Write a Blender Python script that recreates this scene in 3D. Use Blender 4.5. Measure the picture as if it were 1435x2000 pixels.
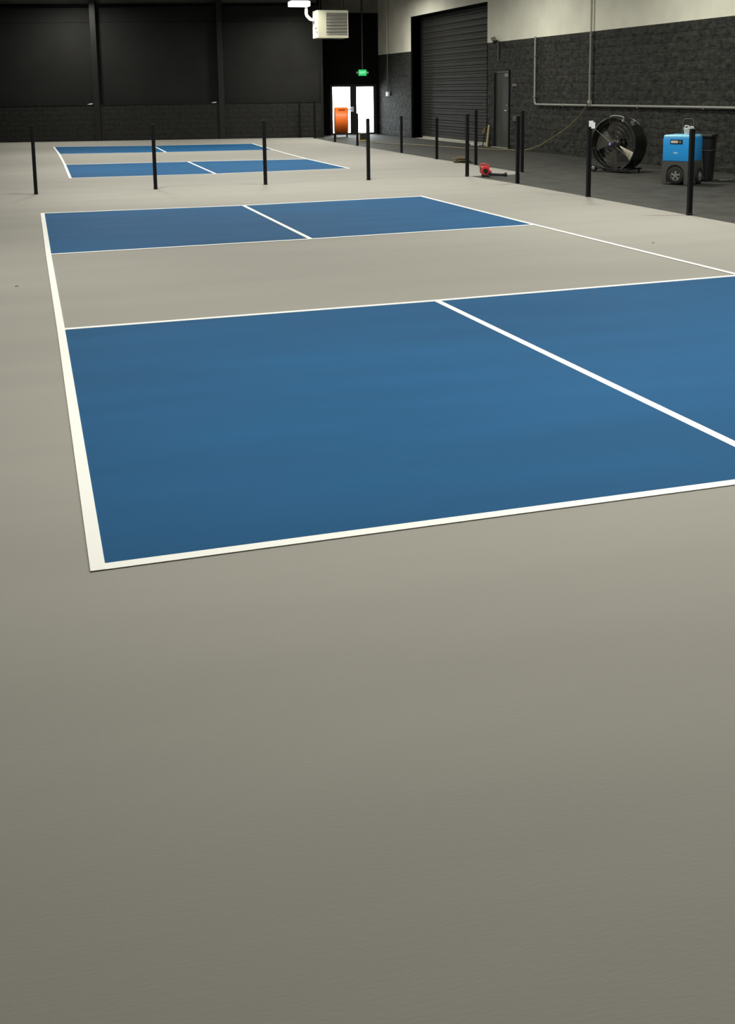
import bpy, bmesh, math, random
from mathutils import Vector, Matrix
random.seed(7)
SC = bpy.context.scene
for o in list(bpy.data.objects): bpy.data.objects.remove(o)
COL = SC.collection
PI = math.pi

# ------------------------------------------------------------------ camera
F_PX, CX, CY = 2152.18, 717.5, 549.32          # focal length and principal point, in 1435x2000 pixels
CAM = Vector((-0.1503, -3.9914, 1.7466)); YAW, PITCH, ROLL = 0.295217, 0.171878, -0.012516
fwd = Vector((math.sin(YAW)*math.cos(PITCH), math.cos(YAW)*math.cos(PITCH), -math.sin(PITCH)))
right = Vector((math.cos(YAW), -math.sin(YAW), 0)); up = right.cross(fwd)
r2 = right*math.cos(ROLL) + up*math.sin(ROLL); u2 = -right*math.sin(ROLL) + up*math.cos(ROLL)
cd = bpy.data.cameras.new('camera'); cam = bpy.data.objects.new('camera', cd); COL.objects.link(cam)
cam.matrix_world = Matrix(((r2.x, u2.x, -fwd.x, CAM.x), (r2.y, u2.y, -fwd.y, CAM.y), (r2.z, u2.z, -fwd.z, CAM.z), (0, 0, 0, 1)))
cd.sensor_fit = 'VERTICAL'; cd.sensor_height = 36.0; cd.lens = F_PX/2000*36
cd.shift_x = 0.0; cd.shift_y = -(1000-CY)/2000
cd.clip_start = 0.05; cd.clip_end = 300
SC.camera = cam

# ------------------------------------------------------------------ world, exposure, lamp settings
w = bpy.data.worlds.new('overcast_sky'); SC.world = w; w.use_nodes = True
w.node_tree.nodes['Background'].inputs[0].default_value = (0.90, 0.95, 1.0, 1)
w.node_tree.nodes['Background'].inputs[1].default_value = 13.0
SC.view_settings.view_transform = 'Standard'; SC.view_settings.look = 'None'
SC.view_settings.gamma = 1.0; SC.view_settings.exposure = 0.0; SC.view_settings.use_curve_mapping = False
LAMP_W = 180.0            # watts of each hanging high-bay lamp
LAMP_COL = (1.0, 0.985, 0.90)
LAMP_SPREAD = math.radians(172)
LAMPS = [(1.4, 36.8, 5.08, 'near the left end of the black bay wall'), (9.31, 35.0, 4.66, 'visible beside the beige heater')]
for _y, _yr, _n in ((29.0, 31.0, 'over the far end of the farther court'), (22.1, 23.2, 'over the near end of the farther court'), (15.2, 15.6, 'over the gap between the courts'), (8.3, 8.4, 'over the nearer court'), (1.4, 1.2, 'closest to the camera')):
    for _x, _yy, _m in ((1.4, _y, 'left row'), (5.4, _y, 'middle row'), (10.2, _yr, 'right row')): LAMPS.append((_x, _yy, 5.08, '%s, %s' % (_n, _m)))
LAMPS = [((11.0, 32.5) + l[2:] if l[:2] == (10.2, 31.0) else (-1.3, 7.4) + l[2:] if l[:2] == (1.4, 8.3) else (7.0, 8.3) + l[2:] if l[:2] == (5.4, 8.3) else l) for l in LAMPS]

# ------------------------------------------------------------------ materials
MATS = {}
def mat(name, col, rough=0.6, metal=0.0, var=0.0, scale=3.0, bump=0.0, bscale=60.0, spec=0.5, stretch=(1,1,1), emit=None, estr=0.0, detail=4.0, world=False):
    if name in MATS: return MATS[name]
    m = bpy.data.materials.new(name); m.use_nodes = True
    nt = m.node_tree; b = nt.nodes['Principled BSDF']
    b.inputs['Base Color'].default_value = (*col, 1); b.inputs['Roughness'].default_value = rough
    b.inputs['Metallic'].default_value = metal; b.inputs['Specular IOR Level'].default_value = spec
    if emit:
        b.inputs['Emission Color'].default_value = (*emit, 1); b.inputs['Emission Strength'].default_value = estr
    if var or bump:
        tc = nt.nodes.new('ShaderNodeTexCoord'); mp = nt.nodes.new('ShaderNodeMapping')
        mp.inputs['Scale'].default_value = stretch
        geo = nt.nodes.new('ShaderNodeNewGeometry')
        nt.links.new(geo.outputs['Position'] if world else tc.outputs['Object'], mp.inputs['Vector'])
    if var:
        n = nt.nodes.new('ShaderNodeTexNoise'); n.inputs['Scale'].default_value = scale; n.inputs['Detail'].default_value = detail
        nt.links.new(mp.outputs[0], n.inputs['Vector'])
        r = nt.nodes.new('ShaderNodeValToRGB')
        r.color_ramp.elements[0].position = 0.3; r.color_ramp.elements[1].position = 0.7
        r.color_ramp.elements[0].color = (*[c*(1-var) for c in col], 1); r.color_ramp.elements[1].color = (*[min(1, c*(1+var)) for c in col], 1)
        nt.links.new(n.outputs['Fac'], r.inputs[0]); nt.links.new(r.outputs[0], b.inputs['Base Color'])
    if bump:
        n2 = nt.nodes.new('ShaderNodeTexNoise'); n2.inputs['Scale'].default_value = bscale; n2.inputs['Detail'].default_value = 6
        nt.links.new(mp.outputs[0], n2.inputs['Vector'])
        bp = nt.nodes.new('ShaderNodeBump'); bp.inputs['Strength'].default_value = bump; bp.inputs['Distance'].default_value = 0.02
        nt.links.new(n2.outputs['Fac'], bp.inputs['Height']); nt.links.new(bp.outputs[0], b.inputs['Normal'])
    MATS[name] = m; return m
def glass_mat():
    m = bpy.data.materials.new('door_glass'); m.use_nodes = True; nt = m.node_tree
    nt.nodes.remove(nt.nodes['Principled BSDF']); out = nt.nodes['Material Output']
    t = nt.nodes.new('ShaderNodeBsdfTransparent'); t.inputs[0].default_value = (0.93, 0.95, 0.94, 1)
    g = nt.nodes.new('ShaderNodeBsdfGlossy'); g.inputs['Roughness'].default_value = 0.02
    f = nt.nodes.new('ShaderNodeFresnel'); f.inputs[0].default_value = 1.45
    x = nt.nodes.new('ShaderNodeMixShader')
    nt.links.new(f.outputs[0], x.inputs[0]); nt.links.new(t.outputs[0], x.inputs[1]); nt.links.new(g.outputs[0], x.inputs[2]); nt.links.new(x.outputs[0], out.inputs[0])
    return m
M_GREY = mat('grey_court_coating', (0.305, 0.293, 0.258), 0.7, var=0.05, scale=0.9, stretch=(0.35, 1.6, 1), bump=0.05, bscale=90, spec=0.3)
M_BLUE = mat('blue_court_coating', (0.0105, 0.088, 0.212), 0.75, var=0.09, scale=0.9, stretch=(0.5, 2.2, 1), bump=0.06, bscale=90, spec=0.12)
M_LINE   = mat('white_line_paint', (0.93, 0.93, 0.87), 0.55)
M_DARKFL = mat('dark_floor_concrete', (0.040, 0.040, 0.034), 0.7, var=0.32, scale=2.6, stretch=(1.0, 0.7, 1), bump=0.12, bscale=30, spec=0.3, detail=9)
M_BLOCK = mat('black_painted_block', (0.025, 0.025, 0.0212), 0.75, var=0.75, scale=11, stretch=(1, 0.55, 1.2), bump=1.0, bscale=16, spec=0.25, detail=6, world=True)
M_MORTAR = mat('black_painted_mortar', (0.026, 0.026, 0.022), 0.8, spec=0.2)
M_LIGHTW = mat('pale_painted_wall', (0.74, 0.725, 0.60), 0.75, var=0.07, scale=1.6, bump=0.15, bscale=22, detail=8, spec=0.3)
M_BLACKW = mat('black_painted_panel', (0.0130, 0.0130, 0.0122), 0.75, var=0.12, scale=1.2, spec=0.15)
M_ALCOVE = mat('flat_black_wall', (0.003, 0.003, 0.003), 0.9, spec=0.1)
M_RAW    = mat('raw_upper_concrete', (0.22, 0.22, 0.185), 0.8, var=0.2, scale=1.5)
M_CEIL   = mat('black_ceiling', (0.03, 0.03, 0.03), 0.8)
M_STEELB = mat('black_steel', (0.008, 0.008, 0.008), 0.5, spec=0.3)
M_POST   = mat('black_powder_coat', (0.0035, 0.0035, 0.0045), 0.5, spec=0.2)
M_SLAT = mat('black_door_slat', (0.021, 0.021, 0.0195), 0.65, var=0.12, scale=2, spec=0.3)
M_DOOR   = mat('dark_green_grey_door', (0.043, 0.044, 0.037), 0.5, var=0.15, scale=2)
M_CHROME = mat('brushed_steel', (0.55, 0.55, 0.53), 0.35, metal=0.9)
M_GALV   = mat('galvanised_conduit', (0.27, 0.27, 0.25), 0.5, metal=0.1)
M_SILL   = mat('pale_sill', (0.34, 0.33, 0.27), 0.7, var=0.2, scale=6)
M_FRAME  = mat('black_door_frame', (0.008, 0.008, 0.009), 0.5)
M_HEAT = mat('beige_heater_enamel', (0.47, 0.465, 0.335), 0.5)
M_HEATD  = mat('grey_heater_louver', (0.13, 0.125, 0.105), 0.5)
M_PIPE   = mat('white_flue_metal', (0.60, 0.60, 0.57), 0.35, metal=0.4)
M_WHITE  = mat('white_plastic', (0.72, 0.76, 0.78), 0.5)
M_BLACKP = mat('black_plastic', (0.010, 0.010, 0.011), 0.45)
M_RUBBER = mat('black_rubber', (0.013, 0.013, 0.013), 0.7)
M_BLUEP  = mat('bright_blue_plastic', (0.022, 0.36, 0.88), 0.4)
M_GREYP  = mat('dark_grey_plastic', (0.075, 0.075, 0.068), 0.5)
M_MIDP   = mat('mid_grey_plastic', (0.22, 0.22, 0.20), 0.5)
M_ORANGE = mat('orange_enamel', (0.92, 0.17, 0.012), 0.4)
M_ORTXT  = mat('dark_red_print', (0.20, 0.018, 0.006), 0.5)
M_RED    = mat('red_plastic', (0.62, 0.035, 0.035), 0.35)
M_YELLOW = mat('yellow_cord_sheath', (0.21, 0.165, 0.075), 0.5)
M_YELB   = mat('yellow_paint', (0.55, 0.40, 0.05), 0.5)
M_WOOD   = mat('pale_wood', (0.40, 0.33, 0.17), 0.6, var=0.12, scale=8)
M_TAN    = mat('tan_rope', (0.17, 0.125, 0.065), 0.8)
M_DCLOTH = mat('dark_cloth', (0.030, 0.030, 0.020), 0.9)
M_DRUM   = mat('black_gloss_drum', (0.010, 0.010, 0.009), 0.28)
M_BLADE  = mat('dull_metal_blade', (0.115, 0.110, 0.088), 0.38, metal=0.2)
M_BLADEL = mat('painted_lit_blade', (0.90, 0.86, 0.70), 0.4, metal=0.0)  # pale colour stands in for light falling on one fan blade
M_GUARD  = mat('dark_wire_guard', (0.045, 0.045, 0.040), 0.4, metal=0.3)
M_STICK  = mat('violet_sticker', (0.30, 0.30, 0.75), 0.5)
M_PAPER  = mat('white_paper', (0.65, 0.65, 0.60), 0.7)
M_GREEN  = mat('exit_sign_green', (0.02, 0.35, 0.10), 0.4, emit=(0.03, 0.55, 0.14), estr=0.9)
M_EXITW  = mat('exit_sign_letters', (0.7, 0.9, 0.75), 0.4, emit=(0.45, 1.0, 0.60), estr=0.9)
M_LENS   = mat('lit_lamp_lens', (0.9, 0.9, 0.88), 0.4, emit=(1.0, 0.985, 0.94), estr=2.6)
M_HOUS   = mat('white_lamp_housing', (0.55, 0.55, 0.52), 0.5)
M_PAVE   = mat('pale_pavement', (0.55, 0.55, 0.52), 0.8, var=0.05, scale=1)
M_GLASS  = glass_mat()

# ------------------------------------------------------------------ mesh helpers
class MB:
    def __init__(s): s.bm = bmesh.new()
    def box(s, x0, x1, y0, y1, z0, z1, bev=0.0, rot=None, seg=1):
        vs = [s.bm.verts.new(v) for v in ((x0,y0,z0),(x1,y0,z0),(x1,y1,z0),(x0,y1,z0),(x0,y0,z1),(x1,y0,z1),(x1,y1,z1),(x0,y1,z1))]
        fs = [s.bm.faces.new([vs[i] for i in f]) for f in ((0,3,2,1),(4,5,6,7),(0,1,5,4),(1,2,6,5),(2,3,7,6),(3,0,4,7))]
        allv = vs
        if bev:
            es = list({e for f in fs for e in f.edges})
            r = bmesh.ops.bevel(s.bm, geom=es, offset=bev, segments=seg, affect='EDGES', profile=0.5)
            allv = list({v for v in r['verts']} | {v for v in vs if v.is_valid})
        if rot is not None: bmesh.ops.transform(s.bm, matrix=rot, verts=[v for v in allv if v.is_valid])
        return s
    def tube(s, path, r, n=8, caps=True):
        path = [Vector(p) for p in path]; rings = []; prev = None
        for i, p in enumerate(path):
            a = path[max(i-1, 0)]; b = path[min(i+1, len(path)-1)]; t = (b-a).normalized()
            if prev is None:
                ref = Vector((0,0,1)) if abs(t.z) < 0.9 else Vector((1,0,0)); u = t.cross(ref).normalized()
            else: u = (prev - t*prev.dot(t)).normalized()
            prev = u; v = t.cross(u); rr = r[i] if isinstance(r, (list, tuple)) else r
            rings.append([s.bm.verts.new(p + (u*math.cos(2*PI*k/n) + v*math.sin(2*PI*k/n))*rr) for k in range(n)])
        for a, b in zip(rings, rings[1:]):
            for k in range(n): s.bm.faces.new((a[k], a[(k+1)%n], b[(k+1)%n], b[k]))
        if caps: s.bm.faces.new(rings[0][::-1]); s.bm.faces.new(rings[-1])
        return s
    def lathe(s, prof, n=32, m=None, close=False):      # profile (r, z) spun about local z
        rings = []
        for r, z in prof: rings.append([s.bm.verts.new((r*math.cos(2*PI*k/n), r*math.sin(2*PI*k/n), z)) for k in range(n)])
        pr = list(zip(rings, rings[1:])) + ([(rings[-1], rings[0])] if close else [])
        for a, b in pr:
            for k in range(n): s.bm.faces.new((a[k], a[(k+1)%n], b[(k+1)%n], b[k]))
        if not close: s.bm.faces.new(rings[0][::-1]); s.bm.faces.new(rings[-1])
        if m is not None: bmesh.ops.transform(s.bm, matrix=m, verts=[v for rg in rings for v in rg])
        return s
    def poly(s, pts, z0, z1):
        a = [s.bm.verts.new((x, y, z0)) for x, y in pts]; b = [s.bm.verts.new((x, y, z1)) for x, y in pts]; n = len(pts)
        s.bm.faces.new(a[::-1]); s.bm.faces.new(b)
        for k in range(n): s.bm.faces.new((a[k], a[(k+1)%n], b[(k+1)%n], b[k]))
        return s
    def mesh(s, name, smooth=False):
        bmesh.ops.recalc_face_normals(s.bm, faces=s.bm.faces)
        me = bpy.data.meshes.new(name); s.bm.to_mesh(me); s.bm.free()
        if smooth:
            for p in me.polygons: p.use_smooth = True
            try: me.set_sharp_from_angle(angle=math.radians(40))
            except Exception: pass
        return me
    def build(s, name, m, parent=None, smooth=False, **props):
        me = s.mesh(name, smooth); me.materials.append(m)
        o = bpy.data.objects.new(name, me); COL.objects.link(o)
        if parent: o.parent = parent
        for k, v in props.items(): o[k] = v
        return o
def thing(name, label, cat, loc=(0,0,0), rz=0.0, group=None):
    o = bpy.data.objects.new(name, None); COL.objects.link(o); o.empty_display_size = 0.1
    o.location = loc; o.rotation_euler = (0, 0, rz); o['label'] = label; o['category'] = cat
    if group: o['group'] = group
    return o
def tag(o, label, cat, group=None):
    o['label'] = label; o['category'] = cat
    if group: o['group'] = group
    return o
def inst(name, me, parent, mw):
    o = bpy.data.objects.new(name, me); COL.objects.link(o); o.parent = parent; o.matrix_local = mw; return o
def Rz(a): return Matrix.Rotation(a, 4, 'Z')
def T(x, y, z): return Matrix.Translation((x, y, z))

# ------------------------------------------------------------------ the floor, its coatings and court lines
XR = 13.30                                  # face of the side wall with the doors
YA = 38.40                                  # far wall with the glass doors
BA, BB = Vector((-1.06, 39.0)), Vector((10.55, 36.67))       # line of the black bay wall
BD = (BB-BA).normalized(); BN = Vector((BD.y, -BD.x))        # along it, and towards the room
BANG = math.atan2(BD.y, BD.x)
B0 = BA - BD*5.0                            # its start, beyond the left edge of the photograph
BLEN = (BB-B0).length
XL, YN = B0.x+0.05, -10.0
floor = MB().poly([(XL-0.4, YN-0.4), (XR+0.9, YN-0.4), (XR+0.9, YA+0.5), (10.6, YA+0.5), (10.3, 41.0), (XL-0.4, 41.0)], -0.2, 0.0).build('floor', M_DARKFL, label='dark sealed concrete floor of the hall', kind='structure')
def slab(name, pts, z0, z1, m, parent, **k): return MB().poly(pts, z0, z1).build(name, m, parent, **k)
def wy(x): return BA.y + (x-BA.x)*BD.y/BD.x - 0.02
pad = slab('court_coating', [(XL+0.05, YN+0.1), (8.43, YN+0.1), (8.43, 12.0), (8.43, 14.9), (8.33, 16.72), (9.45, 16.80), (9.72, 17.3), (9.70, 22.0), (9.80, 27.0), (9.85, 33.0), (10.05, 36.0), (10.10, wy(10.1)), (XL+0.05, wy(XL))], 0.0, 0.004, M_GREY, floor, label='light grey court coating')
LW = 0.056
def stripe(name, pts, wd, parent, ext=(0,0), zt=0.0085):
    P = [Vector(p) for p in pts]; L = []; Rr = []
    P[0] = P[0] + (P[0]-P[1]).normalized()*ext[0]; P[-1] = P[-1] + (P[-1]-P[-2]).normalized()*ext[1]
    for i, p in enumerate(P):
        t = (P[min(i+1, len(P)-1)] - P[max(i-1, 0)]).normalized(); n = Vector((-t.y, t.x))
        L.append(p+n*wd/2); Rr.append(p-n*wd/2)
    slab(name, [(v.x, v.y) for v in L] + [(v.x, v.y) for v in Rr[::-1]], 0.0065, zt, M_LINE, parent)
def court(rows, where):
    # rows: near base line, near kitchen line, far kitchen line, far base line; each left, centre, right
    nb, nk, fk, fb = rows
    for a, b, nm in ((nb, nk, 'near'), (fk, fb, 'far')):
        for i, side in ((0, 'left'), (1, 'right')):
            slab('service_box', [a[i], a[i+1], b[i+1], b[i]], 0.004, 0.0065, M_BLUE, pad, label='blue %s service box at the %s end of the %s court' % (side, nm, where))
        stripe('center_line', [a[1], b[1]], LW, pad, zt=0.0078)
    for rws, nm in ((nb, 'base_line'), (nk, 'kitchen_line'), (fk, 'kitchen_line'), (fb, 'base_line')):
        stripe(nm, rws, LW, pad, (LW/2, LW/2))
    stripe('side_line', [r[0] for r in rows], LW, pad, (LW/2, LW/2), 0.0095); stripe('side_line', [r[2] for r in rows], LW, pad, (LW/2, LW/2), 0.0095)
court([[(0.0, 0.0), (3.09, 0.01), (6.16, 0.02)], [(0.0, 4.41), (3.03, 4.49), (6.10, 4.66)], [(-0.01, 8.52), (3.0, 8.66), (6.03, 8.90)], [(-0.01, 12.95), (2.98, 12.86), (6.0, 13.12)]], 'nearer')
court([[(0.65, 19.90), (3.67, 19.72), (6.74, 19.99)], [(0.69, 24.52), (3.71, 24.25), (6.72, 23.80)], [(0.70, 29.70), (3.73, 29.05), (6.88, 28.70)], [(0.66, 34.40), (3.82, 33.45), (7.09, 33.0)]], 'farther')

# ------------------------------------------------------------------ split-face block meshes
def block_mesh(name, ln, ht, dp, rough):
    bm = bmesh.new(); nx, nz = 5, 3; g = []
    for j in range(nz+1):
        row = []
        for i in range(nx+1):
            e = i in (0, nx) or j in (0, nz)
            d = random.uniform(0, rough)*(0.35 if e else 1.0)
            row.append(bm.verts.new(((i/nx-0.5)*ln + (0 if e else random.uniform(-0.012, 0.012)), -dp - d + (0.002 if e else 0.0), (j/nz-0.5)*ht + (0 if e else random.uniform(-0.01, 0.01)))))
        g.append(row)
    for j in range(nz):
        for i in range(nx): bm.faces.new((g[j][i], g[j][i+1], g[j+1][i+1], g[j+1][i]))
    bk = [bm.verts.new((sx*ln/2, 0, sz*ht/2)) for sx, sz in ((-1,-1),(1,-1),(1,1),(-1,1))]
    bm.faces.new([bk[0]] + [bk[1]] + g[0][::-1]); bm.faces.new([bk[2], bk[3]] + g[nz])
    bm.faces.new([bk[3], bk[0]] + [g[j][0] for j in range(nz+1)]); bm.faces.new([bk[1], bk[2]] + [g[j][nx] for j in range(nz, -1, -1)])
    bmesh.ops.recalc_face_normals(bm, faces=bm.faces)
    me = bpy.data.meshes.new(name); bm.to_mesh(me); bm.free(); me.materials.append(M_BLOCK)
    for p_ in me.polygons: p_.use_smooth = True
    me.set_sharp_from_angle(angle=math.radians(50))
    return me

# ------------------------------------------------------------------ side wall (doors, conduits)
ZB = 3.10                                   # top of the black block, pale paint above
WB = XR + 0.065                             # block bed
RU0, RU1, RUH = 27.50, 34.45, 4.32          # roll-up door opening
MD0, MD1, MDH = 25.86, 26.99, 2.27          # steel door opening
WX = XR + 0.55; CEILZ = 6.6
m = MB()
for y0, y1, z0 in ((YN-0.3, MD0, 0.0), (MD0, MD1, MDH), (MD1, RU0, 0.0), (RU1, YA+0.3, 0.0)): m.box(WB, WX, y0, y1, z0, ZB)
wall_r = m.build('wall_right', M_MORTAR, label='side wall of rough black block under pale paint', kind='structure')
m = MB()
for y0, y1, z0 in ((YN-0.3, RU0, ZB), (RU0, RU1, RUH), (RU1, YA+0.3, ZB)): m.box(XR, WX, y0, y1, z0, CEILZ)
m.build('pale_upper_wall', M_LIGHTW, wall_r, label='pale painted upper wall')
m = MB()
for y0, y1 in ((RU0-0.012, RU0), (RU1, RU1+0.012)): m.box(XR-0.004, WX, y0, y1, 0.0, RUH)
m.box(XR+0.002, WX, RU0-0.012, RU1+0.012, RUH-0.012, RUH-0.001).build('black_reveal', M_ALCOVE, wall_r)
CH = ZB/15; BL = 0.40
variants = [block_mesh('block', BL-0.006, CH-0.005, 0.055, 0.016) for _ in range(14)]
rotw = Rz(-PI/2)                            # block face to -x
spots = []
for j in range(15):
    z = (j+0.5)*CH; y = 9.0 + (0.2 if j % 2 else 0.0)
    while y < YA+0.1:
        lo, hi = y-BL/2, y+BL/2; ok = True
        for o0, o1, oh in ((MD0-0.06, MD1+0.06, MDH+0.06), (RU0-0.01, RU1+0.01, 9)):
            if hi > o0 and lo < o1 and z-CH/2 < oh-0.07:
                if lo < o0-0.03: hi = min(hi, o0)
                elif hi > o1+0.03: lo = max(lo, o1)
                else: ok = False
        if hi > YA: hi = YA
        if ok and hi-lo > 0.02: spots.append((lo, hi, z))
        y += BL
vis = sorted([s for s in spots if s[0] > 14.8], key=lambda s: s[0])[:300]; vset = set(vis)
def place(s):
    return T(WB+0.002, (s[0]+s[1])/2, s[2]) @ rotw @ Matrix.Diagonal(((s[1]-s[0]-0.006)/(BL-0.006), 1, 1, 1))
for s in vis: inst('block', random.choice(variants), wall_r, place(s))
bm = bmesh.new()
for s in spots:
    if s in vset: continue
    n0 = len(bm.verts); bm.from_mesh(random.choice(variants)); bm.verts.ensure_lookup_table()
    bmesh.ops.transform(bm, matrix=place(s), verts=bm.verts[n0:])
me = bpy.data.meshes.new('block_field'); bm.to_mesh(me); bm.free(); me.materials.append(M_BLOCK)
o = bpy.data.objects.new('block_field', me); COL.objects.link(o); o.parent = wall_r; o['kind'] = 'stuff'

# roll-up door
door = MB().box(XR+0.47, XR+0.50, RU0, RU1, 0.0, RUH).build('door_1', M_ALCOVE, label='tall black roll-up door in the block wall', kind='structure')
NS = 21; SH = (RUH-0.06)/NS
m = MB(); prof = [(0.0, 0.012), (0.10, -0.012), (0.62, -0.016), (0.70, -0.034), (0.84, -0.034), (0.92, -0.004), (0.985, 0.010)]
pv = []
for y in (RU0+0.03, RU1-0.03): pv.append([m.bm.verts.new((d, y, f*SH)) for f, d in prof] + [m.bm.verts.new((0.03, y, SH*0.985)), m.bm.verts.new((0.03, y, 0))])
k = len(pv[0])
for i in range(k): m.bm.faces.new((pv[0][i], pv[0][(i+1) % k], pv[1][(i+1) % k], pv[1][i]))
m.bm.faces.new(pv[0]); m.bm.faces.new(pv[1][::-1])
slat = m.mesh('slat'); slat.materials.append(M_SLAT)
for i in range(NS): inst('slat', slat, door, T(XR+0.435, 0, 0.06+i*SH))
MB().box(XR+0.40, XR+0.46, RU0+0.02, RU1-0.02, 0.004, 0.06).build('bottom_bar', M_SILL, door, label='pale bottom bar')
for y in (RU0, RU1-0.09): MB().box(XR+0.37, XR+0.47, y+0.005, y+0.085, 0.0, RUH-0.02).build('guide_rail', M_FRAME, door)
MB().box(XR+0.06, XR+0.37, RU0+0.2, RU1-0.35, 0.0, 0.012).build('sill', M_SILL, door, label='pale sill strip')

# steel walk-through door
d2 = MB().box(XR+0.05, XR+0.095, MD0+0.06, MD1-0.06, 0.012, MDH-0.06, bev=0.003).build('door_2', M_DOOR, label='plain dark steel door in the block wall', kind='structure')
m = MB()
for y0, y1 in ((MD0, MD0+0.055), (MD1-0.055, MD1)): m.box(XR-0.012, XR+0.14, y0, y1, 0, MDH)
m.box(XR-0.012, XR+0.14, MD0+0.055, MD1-0.055, MDH-0.04, MDH).build('door_frame', M_STEELB, d2)
MB().box(XR-0.012, XR+0.045, MD0+0.10, MD0+0.32, MDH-0.20, MDH-0.10, bev=0.01).build('door_closer', M_CHROME, d2, label='steel closer box')
MB().tube([(XR+0.05, 26.04, 1.10), (XR-0.005, 26.04, 1.10), (XR-0.01, 26.04, 1.10)], 0.03, 12).tube([(XR-0.005, 26.04, 1.10), (XR-0.005, 26.17, 1.10)], 0.013, 8).build('lever_handle', M_CHROME, d2)
MB().tube([(XR+0.05, 26.04, 1.26), (XR+0.0, 26.04, 1.26)], 0.033, 12).build('deadbolt', M_CHROME, d2)
MB().box(XR-0.06, XR+0.05, MD0+0.02, MD1+0.02, 0.0, 0.014).build('threshold', M_SILL, d2)

# ------------------------------------------------------------------ bay wall at the back (runs along BD)
Mb = T(B0.x, B0.y, 0) @ Rz(BANG)            # local x along the wall, -y towards the room
def bay(mb): bmesh.ops.transform(mb.bm, matrix=Mb, verts=mb.bm.verts); return mb
LEDGE = 1.34
wall_b = bay(MB().box(0, BLEN, 0.065, 0.5, 0, LEDGE-0.02)).build('wall_back', M_MORTAR, label='black bay wall behind the farther court', kind='structure')
CB = (LEDGE-0.02)/7
bvar = [block_mesh('block', 0.395, CB-0.004, 0.055, 0.006) for _ in range(6)]
M_BBLOCK = mat('matt_black_block', (0.0125, 0.0125, 0.011), 0.7, var=0.35, scale=9, bump=0.5, bscale=20, spec=0.25, world=True)
for _m in bvar: _m.materials[0] = M_BBLOCK
for j in range(7):
    x = 3.7 + (0.2 if j % 2 else 0.0)
    while x + 0.2 <= BLEN + 0.05:
        if x < BLEN - 0.19: inst('block', random.choice(bvar), wall_b, Mb @ T(x, 0.067, (j+0.5)*CB))
        x += 0.40
    gap = BLEN - (x - 0.40 - 0.20 if x-0.40 < BLEN-0.19 else x - 0.80 - 0.20) - 0.40
    if gap > 0.05: inst('block', random.choice(bvar), wall_b, Mb @ T(BLEN-gap/2, 0.067, (j+0.5)*CB) @ Matrix.Diagonal(((gap-0.004)/0.395, 1, 1, 1)))
bay(MB().box(0, BLEN, -0.012, 0.5, LEDGE-0.02, LEDGE)).build('ledge', M_BLACKW, wall_b)
P1, P2 = (Vector((2.37, 38.31))-B0).dot(BD), (Vector((6.85, 37.4))-B0).dot(BD)
for a, b in ((0, P1-0.08), (P1+0.08, P2-0.08), (P2+0.08, BLEN-0.06)):
    bay(MB().box(a, b, 0.20, 0.28, LEDGE, 4.30)).build('wall_panel', M_BLACKW, wall_b)
    bay(MB().box(a, b, 0.22, 0.30, 4.31, 4.86)).build('upper_panel', M_BLACKW, wall_b)
bay(MB().box(0, BLEN, 0.30, 0.5, LEDGE, CEILZ)).build('raw_upper_wall', M_RAW, wall_b)
bay(MB().box(0, BLEN, 0.02, 0.30, 4.86, 4.96)).build('girt', M_ALCOVE, wall_b)
for c in (P1, P2):
    pr = MB().box(c-0.10, c+0.10, -0.06, -0.045, 0, CEILZ-0.1); pr.box(c-0.012, c+0.012, -0.045, 0.19, 0, CEILZ-0.1); pr.box(c-0.10, c+0.10, 0.19, 0.205, LEDGE, CEILZ-0.1)
    bay(pr).build('column', M_STEELB, wall_b)
bay(MB().box(BLEN-0.06, BLEN+0.02, -0.01, 0.5, 0, CEILZ)).build('corner_post', M_BLACKW, wall_b)

# ------------------------------------------------------------------ glass-door alcove
DX0, DX1, DH = 11.30, 13.22, 1.98
m = MB()
m.box(10.45, DX0, YA, YA+0.25, 0, 4.72); m.box(DX1, XR+0.2, YA, YA+0.25, 0, 4.72); m.box(DX0, DX1, YA, YA+0.25, DH, 4.72)
wall_f = m.build('wall_front', M_ALCOVE, label='flat black wall around the glass doors', kind='structure')
MB().box(10.45, XR+0.2, YA, YA+0.25, 4.72, CEILZ).build('raw_upper_wall', M_RAW, wall_f)
MB().box(10.46, 10.54, BB.y+0.3, YA, 0, CEILZ).build('return_wall', M_ALCOVE, wall_f)
d3 = MB().box(DX0, DX0+0.05, YA+0.04, YA+0.16, 0, DH).box(DX1-0.05, DX1, YA+0.04, YA+0.16, 0, DH).box(DX0+0.05, DX1-0.05, YA+0.04, YA+0.16, DH-0.05, DH).build('door_3', M_FRAME, label='pair of black framed glass doors full of daylight', kind='structure')
mid = (DX0+DX1)/2
for x0, x1, g0, g1 in ((DX0+0.04, mid-0.0005, 11.42, 12.15), (mid+0.0005, DX1-0.04, 12.40, 13.11)):
    m = MB(); m.box(x0, g0, YA+0.07, YA+0.12, 0.0, DH-0.04); m.box(g1, x1, YA+0.07, YA+0.12, 0.0, DH-0.04)
    m.box(g0, g1, YA+0.07, YA+0.12, 0.0, 0.075); m.box(g0, g1, YA+0.07, YA+0.12, 1.875, DH-0.04)
    leaf = m.build('door_leaf', M_FRAME, d3)
    MB().box(g0, g1, YA+0.09, YA+0.10, 0.075, 1.875).build('pane', M_GLASS, leaf, label='clear glass pane')
    if x0 < 12: MB().tube([(11.98, YA+0.03, 1.0), (12.24, YA+0.03, 1.0)], 0.022, 8).box(12.16, 12.27, YA+0.02, YA+0.07, 0.90, 1.10, bev=0.006).build('push_bar', M_WHITE, leaf)
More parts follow.
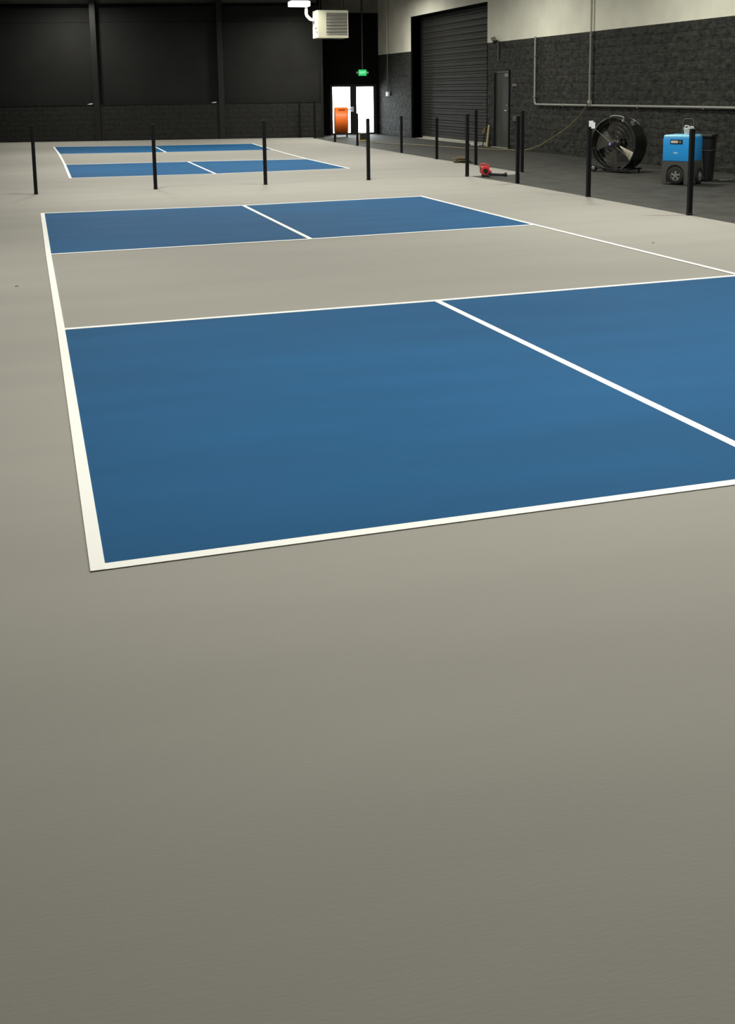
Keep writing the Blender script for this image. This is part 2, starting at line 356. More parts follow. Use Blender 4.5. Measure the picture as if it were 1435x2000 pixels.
MB().box(DX0, DX1, YA-0.02, YA+0.2, 0, 0.01).build('threshold', M_SILL, d3)
pave = MB().box(6.0, 20.0, YA+0.5, YA+22, -0.25, -0.04).build('floor_outside', M_PAVE, label='pale pavement outside the glass doors', kind='structure')

# ------------------------------------------------------------------ ceiling and the walls the photograph does not show
MB().box(XL-0.4, WX, YN-0.4, 41.0, CEILZ, CEILZ+0.2).build('ceiling', M_CEIL, label='black ceiling high above the lamps', kind='structure')
MB().box(XL-0.4, XL, YN-0.4, 41.0, 0, CEILZ).build('wall_left', M_BLACKW, label='black wall beyond the left edge', kind='structure')
MB().box(XL, XR+0.5, YN-0.4, YN, 0, CEILZ).build('wall_near', M_BLACKW, label='black wall behind the camera', kind='structure')

# ------------------------------------------------------------------ hanging lamps
def high_bay(x, y, z, label):
    t = thing('high_bay_lamp', label, 'lamp', (x, y, z), 0, 'high bay lamps over the courts')
    MB().box(-0.30, 0.30, -0.20, 0.20, 0.19, 0.24, bev=0.01).build('housing', M_HOUS, t)
    MB().box(-0.35, 0.35, -0.25, 0.25, 0.02, 0.20, bev=0.02).build('lens', M_LENS, t)
    m = MB()
    for sx in (-0.25, 0.25): m.tube([(sx, 0, 0.24), (sx, 0, CEILZ-z)], 0.006, 5)
    m.build('hanging_cable', M_GALV, t)
    ld = bpy.data.lights.new('lamp_light', 'AREA'); ld.shape = 'RECTANGLE'; ld.size = 0.66; ld.size_y = 0.46
    ld.energy = LAMP_W; ld.color = LAMP_COL; ld.spread = LAMP_SPREAD
    lo = bpy.data.objects.new('lamp_light', ld); COL.objects.link(lo); lo.parent = t; lo.location = (0, 0, 0.012)
for x, y, z, nm in LAMPS: high_bay(x, y, z, 'white hanging high bay lamp ' + nm)

# ------------------------------------------------------------------ unit heater
t = thing('unit_heater', 'beige unit heater with grey louvers hanging above the glass doors', 'heater', (9.98, 35.02, 3.60))
MB().box(0, 1.13, 0.02, 0.75, 0, 0.97, bev=0.012).build('cabinet', M_HEAT, t)
m = MB(); m.box(0, 0.32, 0, 0.02, 0.005, 0.965); m.box(1.10, 1.13, 0, 0.02, 0.005, 0.965); m.box(0.32, 1.10, 0, 0.02, 0.005, 0.10); m.box(0.32, 1.10, 0, 0.02, 0.90, 0.965)
m.build('front_frame', M_HEAT, t)
for i in range(7):
    rot = T(0.71, 0.0, 0.155+i*0.113) @ Matrix.Rotation(math.radians(-28), 4, 'X')
    MB().box(-0.39, 0.39, -0.004, 0.004, -0.055, 0.05, rot=rot).build('louver', M_HEATD, t)
MB().tube([(0.0, 0.45, 0.66), (-0.12, 0.45, 0.66), (-0.16, 0.45, 0.67), (-0.28, 0.45, 0.80), (-0.30, 0.45, 0.86), (-0.30, 0.45, 1.10), (-0.30, 0.45, CEILZ-3.62)], 0.058, 10).build('flue_pipe', M_PIPE, t, smooth=True)
MB().tube([(0.0, 0.1, 0.36), (-0.09, 0.1, 0.36)], 0.05, 10).tube([(0.0, 0.1, 0.22), (-0.04, 0.1, 0.22)], 0.045, 8).build('gas_valve', M_GALV, t)
m = MB()
for x in (0.1, 1.0):
    for y in (0.12, 0.65): m.tube([(x, y, 0.97), (x, y, CEILZ-3.60)], 0.010, 6)
m.build('hanger_rod', M_STEELB, t)

# ------------------------------------------------------------------ exit sign
t = thing('exit_sign', 'glowing green exit sign above the glass doors', 'sign', (12.63, YA, 2.30))
MB().box(-0.16, 0.16, -0.07, -0.004, 0.0, 0.24, bev=0.008).build('sign_body', M_GREEN, t)
for sx in (-1, 1):
    MB().tube([(sx*0.16, -0.04, 0.12), (sx*0.235, -0.05, 0.12)], [0.022, 0.05], 12).build('lamp_head', M_WHITE, t)
MB().tube([(0, -0.035, 0.24), (0, -0.035, CEILZ-2.3)], 0.032, 8).build('conduit', mat('dark_conduit', (0.05, 0.05, 0.05), 0.5), t)
fc = bpy.data.curves.new('exit_text', 'FONT'); fc.body = 'EXIT'; fc.size = 0.13; fc.align_x = 'CENTER'; fc.align_y = 'CENTER'; fc.extrude = 0.002
fo = bpy.data.objects.new('exit_text', fc); COL.objects.link(fo)
bpy.context.view_layer.update()
me = bpy.data.meshes.new_from_object(fo.evaluated_get(bpy.context.evaluated_depsgraph_get())); bpy.data.objects.remove(fo)
me.materials.clear(); me.materials.append(M_EXITW)
inst('lettering', me, t, T(0, -0.0725, 0.12) @ Matrix.Rotation(PI/2, 4, 'X'))

# ------------------------------------------------------------------ conduits and wall fittings
RC = 0.028; XC = XR-0.062
def straps(t, pts):
    for (y, z, vert) in pts:
        m = MB()
        if vert: m.box(XC-0.033, XR-0.012, y-0.045, y+0.045, z-0.012, z+0.012, bev=0.004)
        else: m.box(XC-0.033, XR-0.012, y-0.012, y+0.012, z-0.045, z+0.045, bev=0.004)
        m.build('strap', M_CHROME, t)
t = thing('electrical_conduit', 'grey conduit dropping from pale paint then running level along block wall', 'conduit', (0, 0, 0))
MB().tube([(XC, 24.03, 3.12), (XC, 24.03, 1.42), (XC, 24.015, 1.36), (XC, 23.98, 1.315), (XC, 23.92, 1.30), (XC, 20.93, 1.30), (XC, 10.5, 1.315)], RC, 10).build('pipe', M_GALV, t, smooth=True)
straps(t, [(24.03, 2.6, 1), (24.03, 1.5, 1), (22.3, 1.30, 0), (18.6, 1.30, 0), (16.0, 1.305, 0)])
t = thing('electrical_conduit', 'tall grey conduit rising straight from the yellow cord outlet', 'conduit', (0, 0, 0))
MB().tube([(XC, 20.90, 1.40), (XC, 20.90, ZB)], RC, 10).build('pipe', M_GALV, t, smooth=True)
M_PIPEP = mat('pale_painted_conduit', (0.52, 0.51, 0.43), 0.6)
MB().tube([(XC, 20.90, ZB), (XC, 20.90, CEILZ)], RC, 10).build('painted_pipe', M_PIPEP, t, smooth=True)
straps(t, [(20.90, 3.0, 1), (20.90, 2.1, 1), (20.90, 4.2, 1)])
MB().box(XR-0.10, XR-0.02, 20.85, 20.95, 1.335, 1.42, bev=0.006).build('outlet_box', M_SILL, t, label='pale outlet box')
t = thing('electrical_conduit', 'thin conduit ending in a white box beside the glass doors', 'conduit', (0, 0, 0))
MB().tube([(XC, 37.05, 1.66), (XC, 37.05, ZB)], 0.028, 8).build('pipe', M_GREYP, t, smooth=True)
MB().tube([(XC, 37.05, ZB), (XC, 37.05, CEILZ)], 0.028, 8).build('painted_pipe', M_PIPEP, t, smooth=True)
MB().box(XR-0.10, XR-0.02, 36.92, 37.18, 1.50, 1.67, bev=0.008).build('junction_box', M_WHITE, t, label='white junction box')
t = thing('wall_floodlight', 'small dark twin floodlight on pale paint edge above the steel door', 'light', (XR, 26.65, 3.08))
MB().box(-0.03, 0.0, -0.07, 0.07, -0.04, 0.05, bev=0.006).build('bracket', M_GREYP, t)
for y, z, m_ in ((0.10, 0.13, M_MIDP), (-0.03, 0.03, M_STEELB)):
    MB().tube([(-0.02, y*0.5, z*0.4), (-0.10, y, z)], 0.016, 6).tube([(-0.07, y+0.02, z+0.01), (-0.17, y-0.03, z-0.03)], [0.035, 0.06], 10).build('lamp_head', m_, t)
MB().tube([(-0.02, -0.02, -0.04), (-0.02, -0.02, -0.5)], 0.02, 6).build('conduit', M_GREYP, t)
for y, z, sy, sz, lb in ((25.46, 1.83, 0.10, 0.035, 'small grey call box on block wall beside steel door head'), (25.40, 0.88, 0.12, 0.07, 'grey low wall box on block wall beside steel door handle')):
    t = thing('wall_box', lb, 'box', (XR, y, z))
    MB().box(-0.045, 0.012, -sy, sy, -sz, sz, bev=0.006).build('cover', M_GREYP if sz > 0.05 else M_MIDP, t)
    MB().box(-0.052, -0.044, -sy*0.6, sy*0.6, -sz*0.5, sz*0.5).build('face_plate', M_GREYP, t)

# ------------------------------------------------------------------ fence posts
tube_me = MB().box(-0.031, 0.031, -0.031, 0.031, 0, 1.0, bev=0.006).mesh('tube'); tube_me.materials.append(M_POST)
cap_me = MB().box(-0.034, 0.034, -0.034, 0.034, 0, 0.018, bev=0.006).mesh('cap'); cap_me.materials.append(M_POST)
col_me = MB().box(-0.0345, 0.0345, -0.0345, 0.0345, 0, 0.03, bev=0.006).mesh('base_collar'); col_me.materials.append(M_POST)
ROW, EDG = 'fence posts between the two courts', 'fence posts along the dark floor edge'
POSTS = [(-0.07, 16.29, 1.20, 'black fence post leftmost in the row between the courts', ROW), (2.03, 16.43, 1.18, 'black fence post second from left in the row between the courts', ROW),
 (4.10, 16.54, 1.21, 'black fence post in the middle of the row between the courts', ROW), (6.19, 16.70, 1.195, 'black fence post of the row standing before the right glass door', ROW),
 (8.26, 16.68, 1.255, 'black fence post at the court corner left of the red blower', ROW),
 (8.43, 9.07, 1.175, 'black fence post in front of the blue dehumidifier', EDG), (8.43, 11.94, 1.19, 'black fence post with white tag, left of the drum fan', EDG), (8.50, 14.80, 1.245, 'black fence post just right of the red blower, nearer of the pair', EDG),
 (9.77, 17.34, 1.28, 'black fence post behind the pair right of the red blower', EDG), (9.76, 19.84, 1.26, 'black fence post behind the red blower, before the steel door side', EDG),
 (9.70, 22.25, 1.04, 'black fence post left of the tan cord heap, before the roll-up door', EDG), (9.79, 25.28, 1.02, 'black fence post before the block strip left of the roll-up door', EDG),
 (9.84, 29.77, 1.02, 'black fence post before the mullion of the glass doors', EDG), (9.86, 32.54, 0.30, 'short black stub of a post beside the orange drum fan', EDG),
 (9.98, 35.75, 1.39, 'tall black fence post against the bay wall, right one of two', EDG), (9.62, 36.60, 1.36, 'tall black fence post against the bay wall, left one of two', EDG)]
for x, y, h, lb, g in POSTS:
    t = thing('fence_post', lb, 'post', (x, y, 0.004), random.uniform(-0.04, 0.04), g)
    inst('tube', tube_me, t, Matrix.Diagonal((1, 1, h-0.018, 1))); inst('cap', cap_me, t, T(0, 0, h-0.018)); inst('base_collar', col_me, t, Matrix.Identity(4))
t = thing('tag', 'crumpled white tag taped to the top of a fence post', 'tag', (8.43, 11.94, 1.095))
m = MB(); m.box(-0.038, 0.036, -0.052, -0.043, 0.030, 0.125, bev=0.002); m.box(0.0, 0.068, -0.058, -0.048, 0.0, 0.10, bev=0.003); m.build('wrap', M_WHITE, t)

# ------------------------------------------------------------------ big drum fan
dv = Vector((CAM.x-11.55, CAM.y-16.35)); face = math.atan2(dv.y, dv.x) - math.radians(35)
t = thing('drum_fan', 'large black drum fan on wheels in front of the block wall', 'fan', (11.52, 16.42, 0.0), face)     # local +x is the blowing side
RF = 0.535; ZC = 0.585; DEP = 0.42; f0 = DEP/2
Mx = T(0, 0, ZC) @ Matrix.Rotation(PI/2, 4, 'Y')           # lathe axis to local x
MB().lathe([(RF, -f0), (RF+0.018, -f0+0.01), (RF+0.018, -f0+0.03), (RF+0.004, -f0+0.035), (RF+0.004, f0-0.035), (RF+0.018, f0-0.03), (RF+0.018, f0-0.01), (RF, f0), (RF-0.012, f0-0.005), (RF-0.012, -f0+0.005)], 48, Mx, close=True).build('drum', M_DRUM, t, smooth=True)
for sx, nm in ((f0-0.004, 'front_guard'), (-f0+0.004, 'rear_guard')):
    m = MB()
    for r in ((0.10, 0.19, 0.28, 0.37, 0.455) if sx > 0 else [0.08+0.032*q for q in range(15)]): m.tube([(sx, r*math.cos(a), ZC+r*math.sin(a)) for a in [2*PI*k/40 for k in range(41)]], 0.0022 if sx > 0 else 0.006, 4, caps=False)
    for k in range(8): a = 2*PI*k/8+0.2; m.tube([(sx, 0.06*math.cos(a), ZC+0.06*math.sin(a)), (sx, (RF-0.005)*math.cos(a), ZC+(RF-0.005)*math.sin(a))], 0.003, 4)
    m.build(nm, M_GUARD, t)
MB().lathe([(0.06, -0.02), (0.085, 0.0), (0.085, 0.08), (0.05, 0.10)], 20, Mx).build('hub', M_DRUM, t, smooth=True)
MB().lathe([(0.10, -0.17), (0.11, -0.15), (0.11, -0.05), (0.09, -0.03)], 20, Mx).build('motor', M_BLACKP, t, smooth=True)
def blade(a0, m_, k_=1.0, **kw):
    bm_ = MB(); rows = []
    for i in range(7):
        r = 0.07 + (RF-0.045-0.07)*i/6; wd = (0.62 + 0.22*i/6)*k_; row = []
        for j in range(7):
            s_ = j/6-0.5; a = a0 + s_*wd*1.25; tw = math.radians(22-8*i/6)
            row.append(bm_.bm.verts.new((0.05 + s_*wd*r*math.tan(tw)*1.1 + 0.02*(1-4*s_*s_), r*math.cos(a), ZC + r*math.sin(a))))
        rows.append(row)
    fs = []
    for i in range(6):
        for j in range(6): fs.append(bm_.bm.faces.new((rows[i][j], rows[i][j+1], rows[i+1][j+1], rows[i+1][j])))
    bmesh.ops.solidify(bm_.bm, geom=fs, thickness=0.005)
    bm_.build('blade', m_, t, smooth=True, **kw)
# seen from the front the local y axis points to the viewer's right
for a_deg, mm, kw in ((78, M_BLADE, {}), (168, M_BLADE, {}), (248, M_BLADE, {}), (325, M_BLADEL, {'label': 'blade coloured pale as if lit'})): blade(math.radians(a_deg), mm, 0.5 if kw else 1.0, **kw)  # last blade narrow and pale, its lit portion put into the colour
MB().box(f0-0.001, f0+0.004, -0.095, -0.045, ZC-0.02, ZC+0.025, bev=0.001).build('sticker', M_STICK, t, label='small violet sticker')
m = MB()
for sy in (-0.40, 0.40):
    m.tube([(-0.24, sy, 0.085), (0.24, sy, 0.085)], 0.018, 8); m.tube([(0.0, sy, 0.085), (0.0, sy*1.02, ZC-RF*0.62)], 0.018, 8)
for sx in (-0.2, 0.2): m.tube([(sx, -0.40, 0.085), (sx, 0.40, 0.085)], 0.014, 8)
for sy in (0.36,): m.tube([(0.22, sy, 0.085), (0.22, sy, 0.0)], 0.02, 8); m.tube([(-0.22, sy, 0.085), (-0.22, sy, 0.0)], 0.02, 8)
m.build('stand', M_STEELB, t)
for sx in (0.19, -0.19):
    wm = T(sx, -0.47, 0.085) @ Matrix.Rotation(PI/2, 4, 'Y')
    MB().lathe([(0.055, -0.028), (0.078, -0.024), (0.085, -0.012), (0.085, 0.012), (0.078, 0.024), (0.055, 0.028)], 24, wm).build('wheel', M_RUBBER, t, smooth=True)
    MB().lathe([(0.034, -0.033), (0.040, -0.03), (0.040, 0.03), (0.034, 0.034)], 16, wm).build('wheel_hub', M_MIDP, t, smooth=True)
MB().tube([(0.10, 0.18, ZC+RF-0.03), (0.10, 0.18, ZC+RF+0.01), (0.10, 0.10, ZC+RF+0.035), (0.10, -0.06, ZC+RF+0.045), (0.10, -0.14, ZC+RF+0.03), (0.10, -0.16, ZC+RF+0.0)], 0.012, 8).build('carry_handle', M_GALV, t, smooth=True)
MB().box(f0-0.02, f0+0.03, 0.22, 0.27, ZC+0.455, ZC+0.50, bev=0.008).build('latch', M_CHROME, t, label='bright latch')
MB().box(-0.05, 0.06, 0.31, 0.40, ZC+0.37, ZC+0.47, bev=0.01).build('switch_box', M_GREYP, t)

# ------------------------------------------------------------------ blue dehumidifier
ud = Vector((0.556, -0.831)).normalized(); ang = math.atan2(ud.y, ud.x)
WD, DD, HD = 0.53, 0.55, 0.90
t = thing('dehumidifier', 'bright blue dehumidifier on dark grey wheeled base by the block wall', 'dehumidifier', (11.04-ud.x*WD/2 - ud.y*DD/2, 13.08-ud.y*WD/2 + ud.x*DD/2, 0.0), ang)
# local x along the front, -y towards the camera
ZS = 0.42
def arch_panel(y0, y1):                      # front plate with a wheel arch cut out of it
    m = MB(); h = WD/2; ca, cz, ra = -0.01, 0.19, 0.170
    outer = [(-h, 0.0), (-h, ZS), (h, ZS), (h, 0.0)]
    arc = [(ca+ra*math.cos(a), cz+ra*math.sin(a)) for a in [PI*k/14 for k in range(15)]]
    pts = [(-h, 0.01), (-h, ZS), (h, ZS), (h, 0.01), (ca+ra, 0.01)] + arc + [(ca-ra, 0.01)]
    a_ = [m.bm.verts.new((x, y0, z)) for x, z in pts]; b_ = [m.bm.verts.new((x, y1, z)) for x, z in pts]; n = len(pts)
    m.bm.faces.new(a_); m.bm.faces.new(b_[::-1])
    for k_ in range(n): m.bm.faces.new((a_[k_], b_[k_], b_[(k_+1) % n], a_[(k_+1) % n]))
    return m
arch_panel(-DD/2, -DD/2+0.05).build('arch_panel', M_GREYP, t)
MB().box(-WD/2, WD/2, -DD/2+0.05, DD/2, 0.04, ZS, bev=0.012).build('base', M_GREYP, t)
body = MB().box(-WD/2+0.006, WD/2-0.006, -DD/2+0.002, DD/2-0.002, ZS, HD-0.055, bev=0.02, seg=2).build('body', M_BLUEP, t, smooth=True)
MB().box(-WD/2+0.012, WD/2-0.012, -DD/2+0.008, DD/2-0.012, HD-0.075, HD-0.012, bev=0.03, seg=3).build('top_panel', mat('pale_blue_plastic', (0.28, 0.72, 0.95), 0.35), t, smooth=True)
yf = -DD/2
MB().box(-0.115, 0.115, yf-0.004, yf+0.004, 0.725, 0.81, bev=0.002).build('name_plate', M_BLACKP, body, label='dark name plate')
MB().box(-0.10, 0.03, yf-0.007, yf-0.003, 0.745, 0.79).build('plate_print', M_PAPER, body, label='white print block')
MB().lathe([(0.022, -0.002), (0.022, 0.002)], 16, T(0.07, yf-0.005, 0.768) @ Matrix.Rotation(PI/2, 4, 'X')).build('plate_emblem', M_MIDP, body)
MB().box(-0.05, 0.03, yf-0.002, yf+0.004, 0.555, 0.585).build('logo_patch', mat('pale_blue_print', (0.35, 0.65, 0.85), 0.5), body, label='small pale logo')
def wheel(parent, mx, r):
    wo = MB().lathe([(r*0.60, -0.03), (r*0.9, -0.03), (r, -0.018), (r, 0.018), (r*0.9, 0.03), (r*0.60, 0.03)], 32, mx, close=True).build('wheel', M_RUBBER, parent, smooth=True)
    MB().lathe([(r*0.52, -0.02), (r*0.6, -0.02), (r*0.6, 0.02), (r*0.52, 0.02)], 24, mx, close=True).build('wheel_rim', M_MIDP, wo, smooth=True)
    m = MB()
    for k_ in range(5):
        a = 2*PI*k_/5+0.3; m.box(0.0, r*0.54, -0.02, 0.02, 0.0, 0.02, rot=mx @ Rz(a))
    m.lathe([(r*0.2, -0.02), (r*0.2, 0.035)], 16, mx)
    m.build('spokes', M_MIDP, wo)
wheel(t, T(0.0, yf+0.018, 0.17) @ Matrix.Rotation(PI/2, 4, 'X'), 0.155)
wheel(t, T(WD/2+0.012, 0.10, 0.155) @ Matrix.Rotation(PI/2, 4, 'Y'), 0.150)
MB().tube([(-0.10, 0.21, HD-0.03), (-0.10, 0.22, HD+0.22), (-0.07, 0.225, HD+0.26), (0.07, 0.225, HD+0.26), (0.10, 0.22, HD+0.22), (0.10, 0.21, HD-0.03)], 0.010, 8).build('push_handle', M_GREYP, t, smooth=True)
coil = []
for k_ in range(90):
    a = k_*0.38; coil.append((0.10+0.075*math.cos(a), 0.03+0.075*math.sin(a)*0.9, HD+0.0+0.030*((k_//17) % 6)*0.8))
MB().tube(coil, 0.013, 6).tube([(0.02, 0.04, HD+0.01), (-0.0, 0.03, HD+0.10), (0.035, 0.02, HD+0.145), (0.085, 0.02, HD+0.14), (0.12, 0.03, HD+0.07), (0.15, 0.04, HD+0.0)], 0.013, 6).build('hose_coil', M_PIPE, t, smooth=True, label='coiled pale hose')
# black case behind it
t = thing('storage_bin', 'tall black storage bin behind the blue dehumidifier', 'bin', (11.83, 14.0, 0.0), ang+0.2)
m = MB(); h0, h1, hz = 0.235, 0.265, 0.80
vb = [m.bm.verts.new(v) for v in ((-h0,-h0,0),(h0,-h0,0),(h0,h0,0),(-h0,h0,0),(-h1,-h1,hz),(h1,-h1,hz),(h1,h1,hz),(-h1,h1,hz))]
for f in ((0,3,2,1),(4,5,6,7),(0,1,5,4),(1,2,6,5),(2,3,7,6),(3,0,4,7)): m.bm.faces.new([vb[i] for i in f])
bmesh.ops.bevel(m.bm, geom=m.bm.edges[:], offset=0.02, segments=2, affect='EDGES')
m.build('body', M_BLACKP, t, smooth=True)
MB().box(-0.285, 0.285, -0.285, 0.285, 0.80, 0.86, bev=0.015).build('lid', M_BLACKP, t)
MB().box(-0.275, 0.275, -0.275, 0.275, 0.56, 0.58, bev=0.006).build('rib', M_GREYP, t)
for x in (-0.12, 0.10): MB().tube([(x, -0.262, 0.52), (x+0.04, -0.252, 0.05)], 0.012, 6).build('brace', M_GREYP, t)
tag(MB().tube([(0, 0, 0.012), (0.06, -0.04, 0.012), (0.10, 0.01, 0.012), (0.15, -0.03, 0.012), (0.21, 0.0, 0.012), (0.26, -0.05, 0.012)], 0.010, 6).build('power_plug_lead', M_MIDP, None, smooth=True), 'short grey lead on dark floor right of the black bin', 'cord').location = (12.12, 13.75, 0.0)

# ------------------------------------------------------------------ red leaf blower on the court corner
t = thing('leaf_blower', 'red leaf blower with black tube lying at the grey court corner', 'blower', (8.58, 16.52, 0.004), math.radians(-20)); t.scale = (0.8, 0.8, 0.78)
MB().lathe([(0.05, -0.09), (0.11, -0.085), (0.125, -0.05), (0.125, 0.05), (0.11, 0.085), (0.05, 0.09)], 24, T(0, 0, 0.155) @ Matrix.Rotation(PI/2, 4, 'X')).build('fan_housing', M_RED, t, smooth=True)
MB().box(-0.09, 0.12, -0.09, 0.09, 0.0, 0.05, bev=0.012).build('base', M_BLACKP, t)
MB().lathe([(0.03, 0.088), (0.065, 0.092), (0.065, 0.098), (0.03, 0.10)], 20, T(0.01, 0, 0.15) @ Matrix.Rotation(PI/2, 4, 'X')).build('intake_cover', M_DRUM, t, smooth=True)
MB().box(-0.13, -0.04, -0.07, 0.07, 0.10, 0.24, bev=0.02).build('engine_cover', M_DRUM, t, smooth=True)
MB().tube([(-0.12, 0, 0.22), (-0.13, 0, 0.29), (-0.09, 0, 0.325), (0.02, 0, 0.325), (0.08, 0, 0.29), (0.10, 0, 0.22)], 0.016, 8).build('handle', M_RED, t, smooth=True)
MB().lathe([(0.05, 0.0), (0.055, 0.02), (0.055, 0.06), (0.04, 0.09)], 16, T(0.075, -0.02, 0.15) @ Matrix.Rotation(PI/2, 4, 'Y')).build('outlet', mat('pale_red_plastic', (0.75, 0.20, 0.18), 0.4), t, smooth=True)
MB().tube([(0.02, 0.02, 0.07), (0.20, 0.0, 0.055), (0.40, -0.02, 0.045), (0.50, -0.03, 0.045)], [0.042, 0.036, 0.032, 0.040], 14).build('tube', M_BLACKP, t, smooth=True)
MB().lathe([(0.042, 0.0), (0.05, 0.01), (0.05, 0.06), (0.042, 0.07)], 14, T(0.48, -0.03, 0.052) @ Matrix.Rotation(PI/2, 4, 'Y')).build('nozzle', M_RUBBER, t, smooth=True)

# ------------------------------------------------------------------ heap of cord and cloth on the dark floor
t = thing('cord_heap', 'small heap of tan cord and dark cloth at the floor edge', 'cord heap', (9.74, 20.75, 0.004), -0.3); t.scale = (0.85, 0.85, 0.85)
pth = []
for k_ in range(120):
    a = k_*0.42; r = 0.10+0.05*math.sin(k_*0.31); pth.append((-0.02+r*math.cos(a)*1.2, r*math.sin(a), 0.02+0.14*(k_/120)+0.012*math.sin(k_*1.7)))
MB().tube(pth, 0.016, 5).build('rope', M_TAN, t, smooth=True)
m = MB(); g = []
for j in range(9):
    g.append([])
    for i in range(11):
        u, v = i/10*2-1, j/8*2-1; e = max(0.0, 1-(u*u+v*v)); g[-1].append(m.bm.verts.new((0.10+0.26*u, 0.17*v, 0.004+0.11*e*(0.7+0.3*math.sin(5*u+3*v)) )))
fs = [m.bm.faces.new((g[j][i], g[j][i+1], g[j+1][i+1], g[j+1][i])) for j in range(8) for i in range(10)]
bmesh.ops.solidify(m.bm, geom=fs, thickness=0.006)
m.build('cloth', M_DCLOTH, t, smooth=True)

# ------------------------------------------------------------------ orange drum fan and the things by the doors
t = thing('drum_fan', 'orange drum fan seen from its side before the glass doors', 'fan', (11.27, 36.75, 0.0), math.radians(-14))
RO, WO, ZO = 0.50, 0.48, 0.615
Mo = T(0, 0, ZO) @ Matrix.Rotation(PI/2, 4, 'Y')
MB().lathe([(RO-0.012, -WO/2), (RO, -WO/2), (RO+0.014, -WO/2+0.012), (RO+0.014, -WO/2+0.03), (RO, -WO/2+0.04), (RO, WO/2-0.04), (RO+0.014, WO/2-0.03), (RO+0.014, WO/2-0.012), (RO, WO/2), (RO-0.012, WO/2)], 48, Mo, close=True).build('drum', M_ORANGE, t, smooth=True)
for sx in (WO/2+0.012, -WO/2-0.012):
    m = MB()
    for r in (0.12, 0.22, 0.32, 0.42, 0.49): m.tube([(sx, r*math.cos(a), ZO+r*math.sin(a)) for a in [2*PI*k/32 for k in range(33)]], 0.006, 4, caps=False)
    for k_ in range(10): a = 2*PI*k_/10; m.tube([(sx, 0, ZO), (sx, 0.5*math.cos(a), ZO+0.5*math.sin(a))], 0.006, 4)
    m.build('guard', M_BLACKP, t)
MB().lathe([(0.11, -0.10), (0.12, -0.08), (0.12, 0.08), (0.11, 0.10)], 16, Mo).build('motor', M_BLACKP, t, smooth=True)
for k_ in range(4):
    a = PI/4+k_*PI/2; MB().box(-0.005, 0.005, -0.11, 0.11, 0.10, 0.46, rot=T(0, 0, ZO) @ Matrix.Rotation(a, 4, 'X') @ Rz(0.6)).build('blade', M_BLACKP, t)
m = MB(); m.box(-0.21, 0.21, -0.30, -0.26, 0.10, 0.14); m.box(-0.21, 0.21, 0.26, 0.30, 0.10, 0.14)
for sx in (-0.22, 0.22):
    m.box(sx-0.02, sx+0.02, -0.36, 0.36, 0.10, 0.14)
    for sy in (-0.34, 0.34): m.box(sx-0.02, sx+0.02, sy-0.02, sy+0.02, 0.0, 0.10)
m.build('stand', M_BLACKP, t)
mm = MB()
for k_, wd in enumerate((0.05, 0.045, 0.05, 0.045)):
    x = -0.10 + k_*0.063
    mm.box(x, x+wd, -RO-0.004, -RO+0.004, -0.045, 0.045, rot=T(0, 0, ZO) @ Matrix.Rotation(math.radians(-52), 4, 'X'))
mm.build('lettering', M_ORTXT, t, label='dark worn lettering')
t = thing('tool_box', 'small black box with yellow edges on floor before the glass doors', 'box', (11.10, 33.2, 0.0), -0.25)
MB().box(-0.14, 0.14, -0.10, 0.10, 0.025, 0.27, bev=0.012).build('body', M_BLACKP, t)
m = MB(); m.box(-0.175, -0.145, -0.11, -0.06, 0.0, 0.31, bev=0.006); m.box(-0.145, 0.15, -0.125, -0.10, 0.0, 0.03, bev=0.005)
m.build('edge_frame', M_YELB, t)
MB().tube([(-0.07, 0, 0.265), (-0.06, 0, 0.30), (0.06, 0, 0.30), (0.07, 0, 0.265)], 0.008, 6).build('handle', M_BLACKP, t)
# yellow extension cord
pth = [(XR-0.13, 20.86, 1.36), (XR-0.16, 20.80, 1.35), (13.17, 20.95, 1.26), (13.18, 21.11, 1.16), (13.18, 21.41, 0.97), (13.16, 21.84, 0.76), (13.14, 22.22, 0.60), (13.11, 22.61, 0.45), (13.09, 23.18, 0.26), (13.07, 23.76, 0.11), (13.04, 24.3, 0.03), (12.99, 24.92, 0.016), (12.78, 25.3, 0.016), (12.57, 25.78, 0.016), (12.33, 26.2, 0.016), (12.13, 26.67, 0.016), (11.95, 27.5, 0.016), (11.80, 28.4, 0.016), (11.5, 29.5, 0.016), (11.0, 30.6, 0.016), (10.92, 31.5, 0.016), (11.15, 32.4, 0.016), (11.35, 32.9, 0.016)]
tag(MB().tube(pth, 0.013, 7).build('extension_cord', M_YELLOW, None, smooth=True), 'yellow extension cord hanging from wall outlet and trailing across dark floor', 'cord')
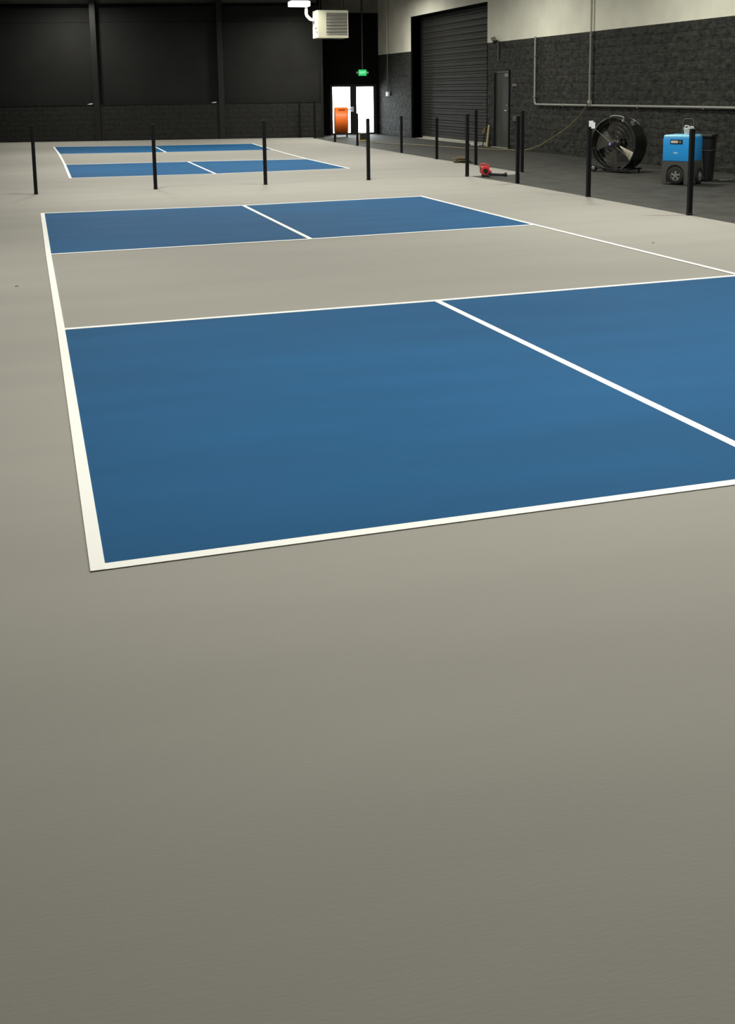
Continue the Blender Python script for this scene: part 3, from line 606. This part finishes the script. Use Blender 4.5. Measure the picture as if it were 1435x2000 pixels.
# leaning things and scraps beside the steel door
t = thing('wooden_board', 'short pale wooden board leaning beside the steel door', 'board', (XR-0.10, 27.26, 0.0))
MB().box(-0.012, 0.012, -0.045, 0.045, 0.0, 0.66, rot=Matrix.Rotation(math.radians(6), 4, 'Y')).build('plank', M_WOOD, t)
t = thing('hand_brush', 'dull orange hand brush with dark pole leaning left of the pale board', 'brush', (XR-0.12, 27.52, 0.0))
MB().tube([(0.0, 0.0, 0.0), (0.06, -0.05, 0.50)], 0.016, 8).build('pole', M_STEELB, t)
MB().box(0.0, 0.06, -0.075, 0.065, 0.40, 0.47, bev=0.01).box(0.01, 0.05, -0.10, -0.03, 0.47, 0.56, bev=0.01).build('brush_head', mat('dull_orange', (0.22, 0.11, 0.05), 0.7), t)
for x, y, s_, lb in ((12.98, 27.85, 0.07, 'crumpled pale paper scrap nearest the roll-up door corner'), (13.05, 27.62, 0.055, 'crumpled pale paper scrap at the foot of the dark pole')):
    bm = bmesh.new(); bmesh.ops.create_icosphere(bm, subdivisions=2, radius=s_)
    for v in bm.verts: v.co *= random.uniform(0.75, 1.15); v.co.z = max(v.co.z*0.8, -s_*0.6)
    z0 = min(v.co.z for v in bm.verts)
    for v in bm.verts: v.co.z -= z0
    me = bpy.data.meshes.new('paper_scrap'); bm.to_mesh(me); bm.free(); me.materials.append(M_PAPER)
    o = bpy.data.objects.new('paper_scrap', me); COL.objects.link(o); o.location = (x, y, 0); tag(o, lb, 'paper scrap')

# small scraps and specks
for x, lb in ((2.13, 'white scrap on the block ledge left of the left black column'), (6.58, 'white scrap on the block ledge left of the right black column')):
    q = Vector((x, BA.y + (x-BA.x)*BD.y/BD.x)) - BN*0.06
    m = MB().box(-0.10, 0.06, -0.03, 0.03, 0.0, 0.022, bev=0.004); m.box(-0.02, 0.09, -0.025, 0.025, 0.018, 0.042, bev=0.004)
    o = m.build('scrap', M_PAPER); o.location = (q.x, q.y, LEDGE); o.rotation_euler.z = BANG; tag(o, lb, 'scrap')
for x, y, lb in ((-0.33, 6.52, 'tiny dark speck on grey floor left of the nearer court'), (6.53, 6.87, 'tiny dark speck on grey floor right of the nearer court')):
    bm = bmesh.new(); bmesh.ops.create_icosphere(bm, subdivisions=2, radius=0.02)
    for v in bm.verts: v.co *= random.uniform(0.7, 1.2); v.co.z = max(v.co.z, 0)*0.35
    me = bpy.data.meshes.new('speck'); bm.to_mesh(me); bm.free(); me.materials.append(M_GREYP)
    o = bpy.data.objects.new('speck', me); COL.objects.link(o); o.location = (x, y, 0.004); tag(o, lb, 'speck')
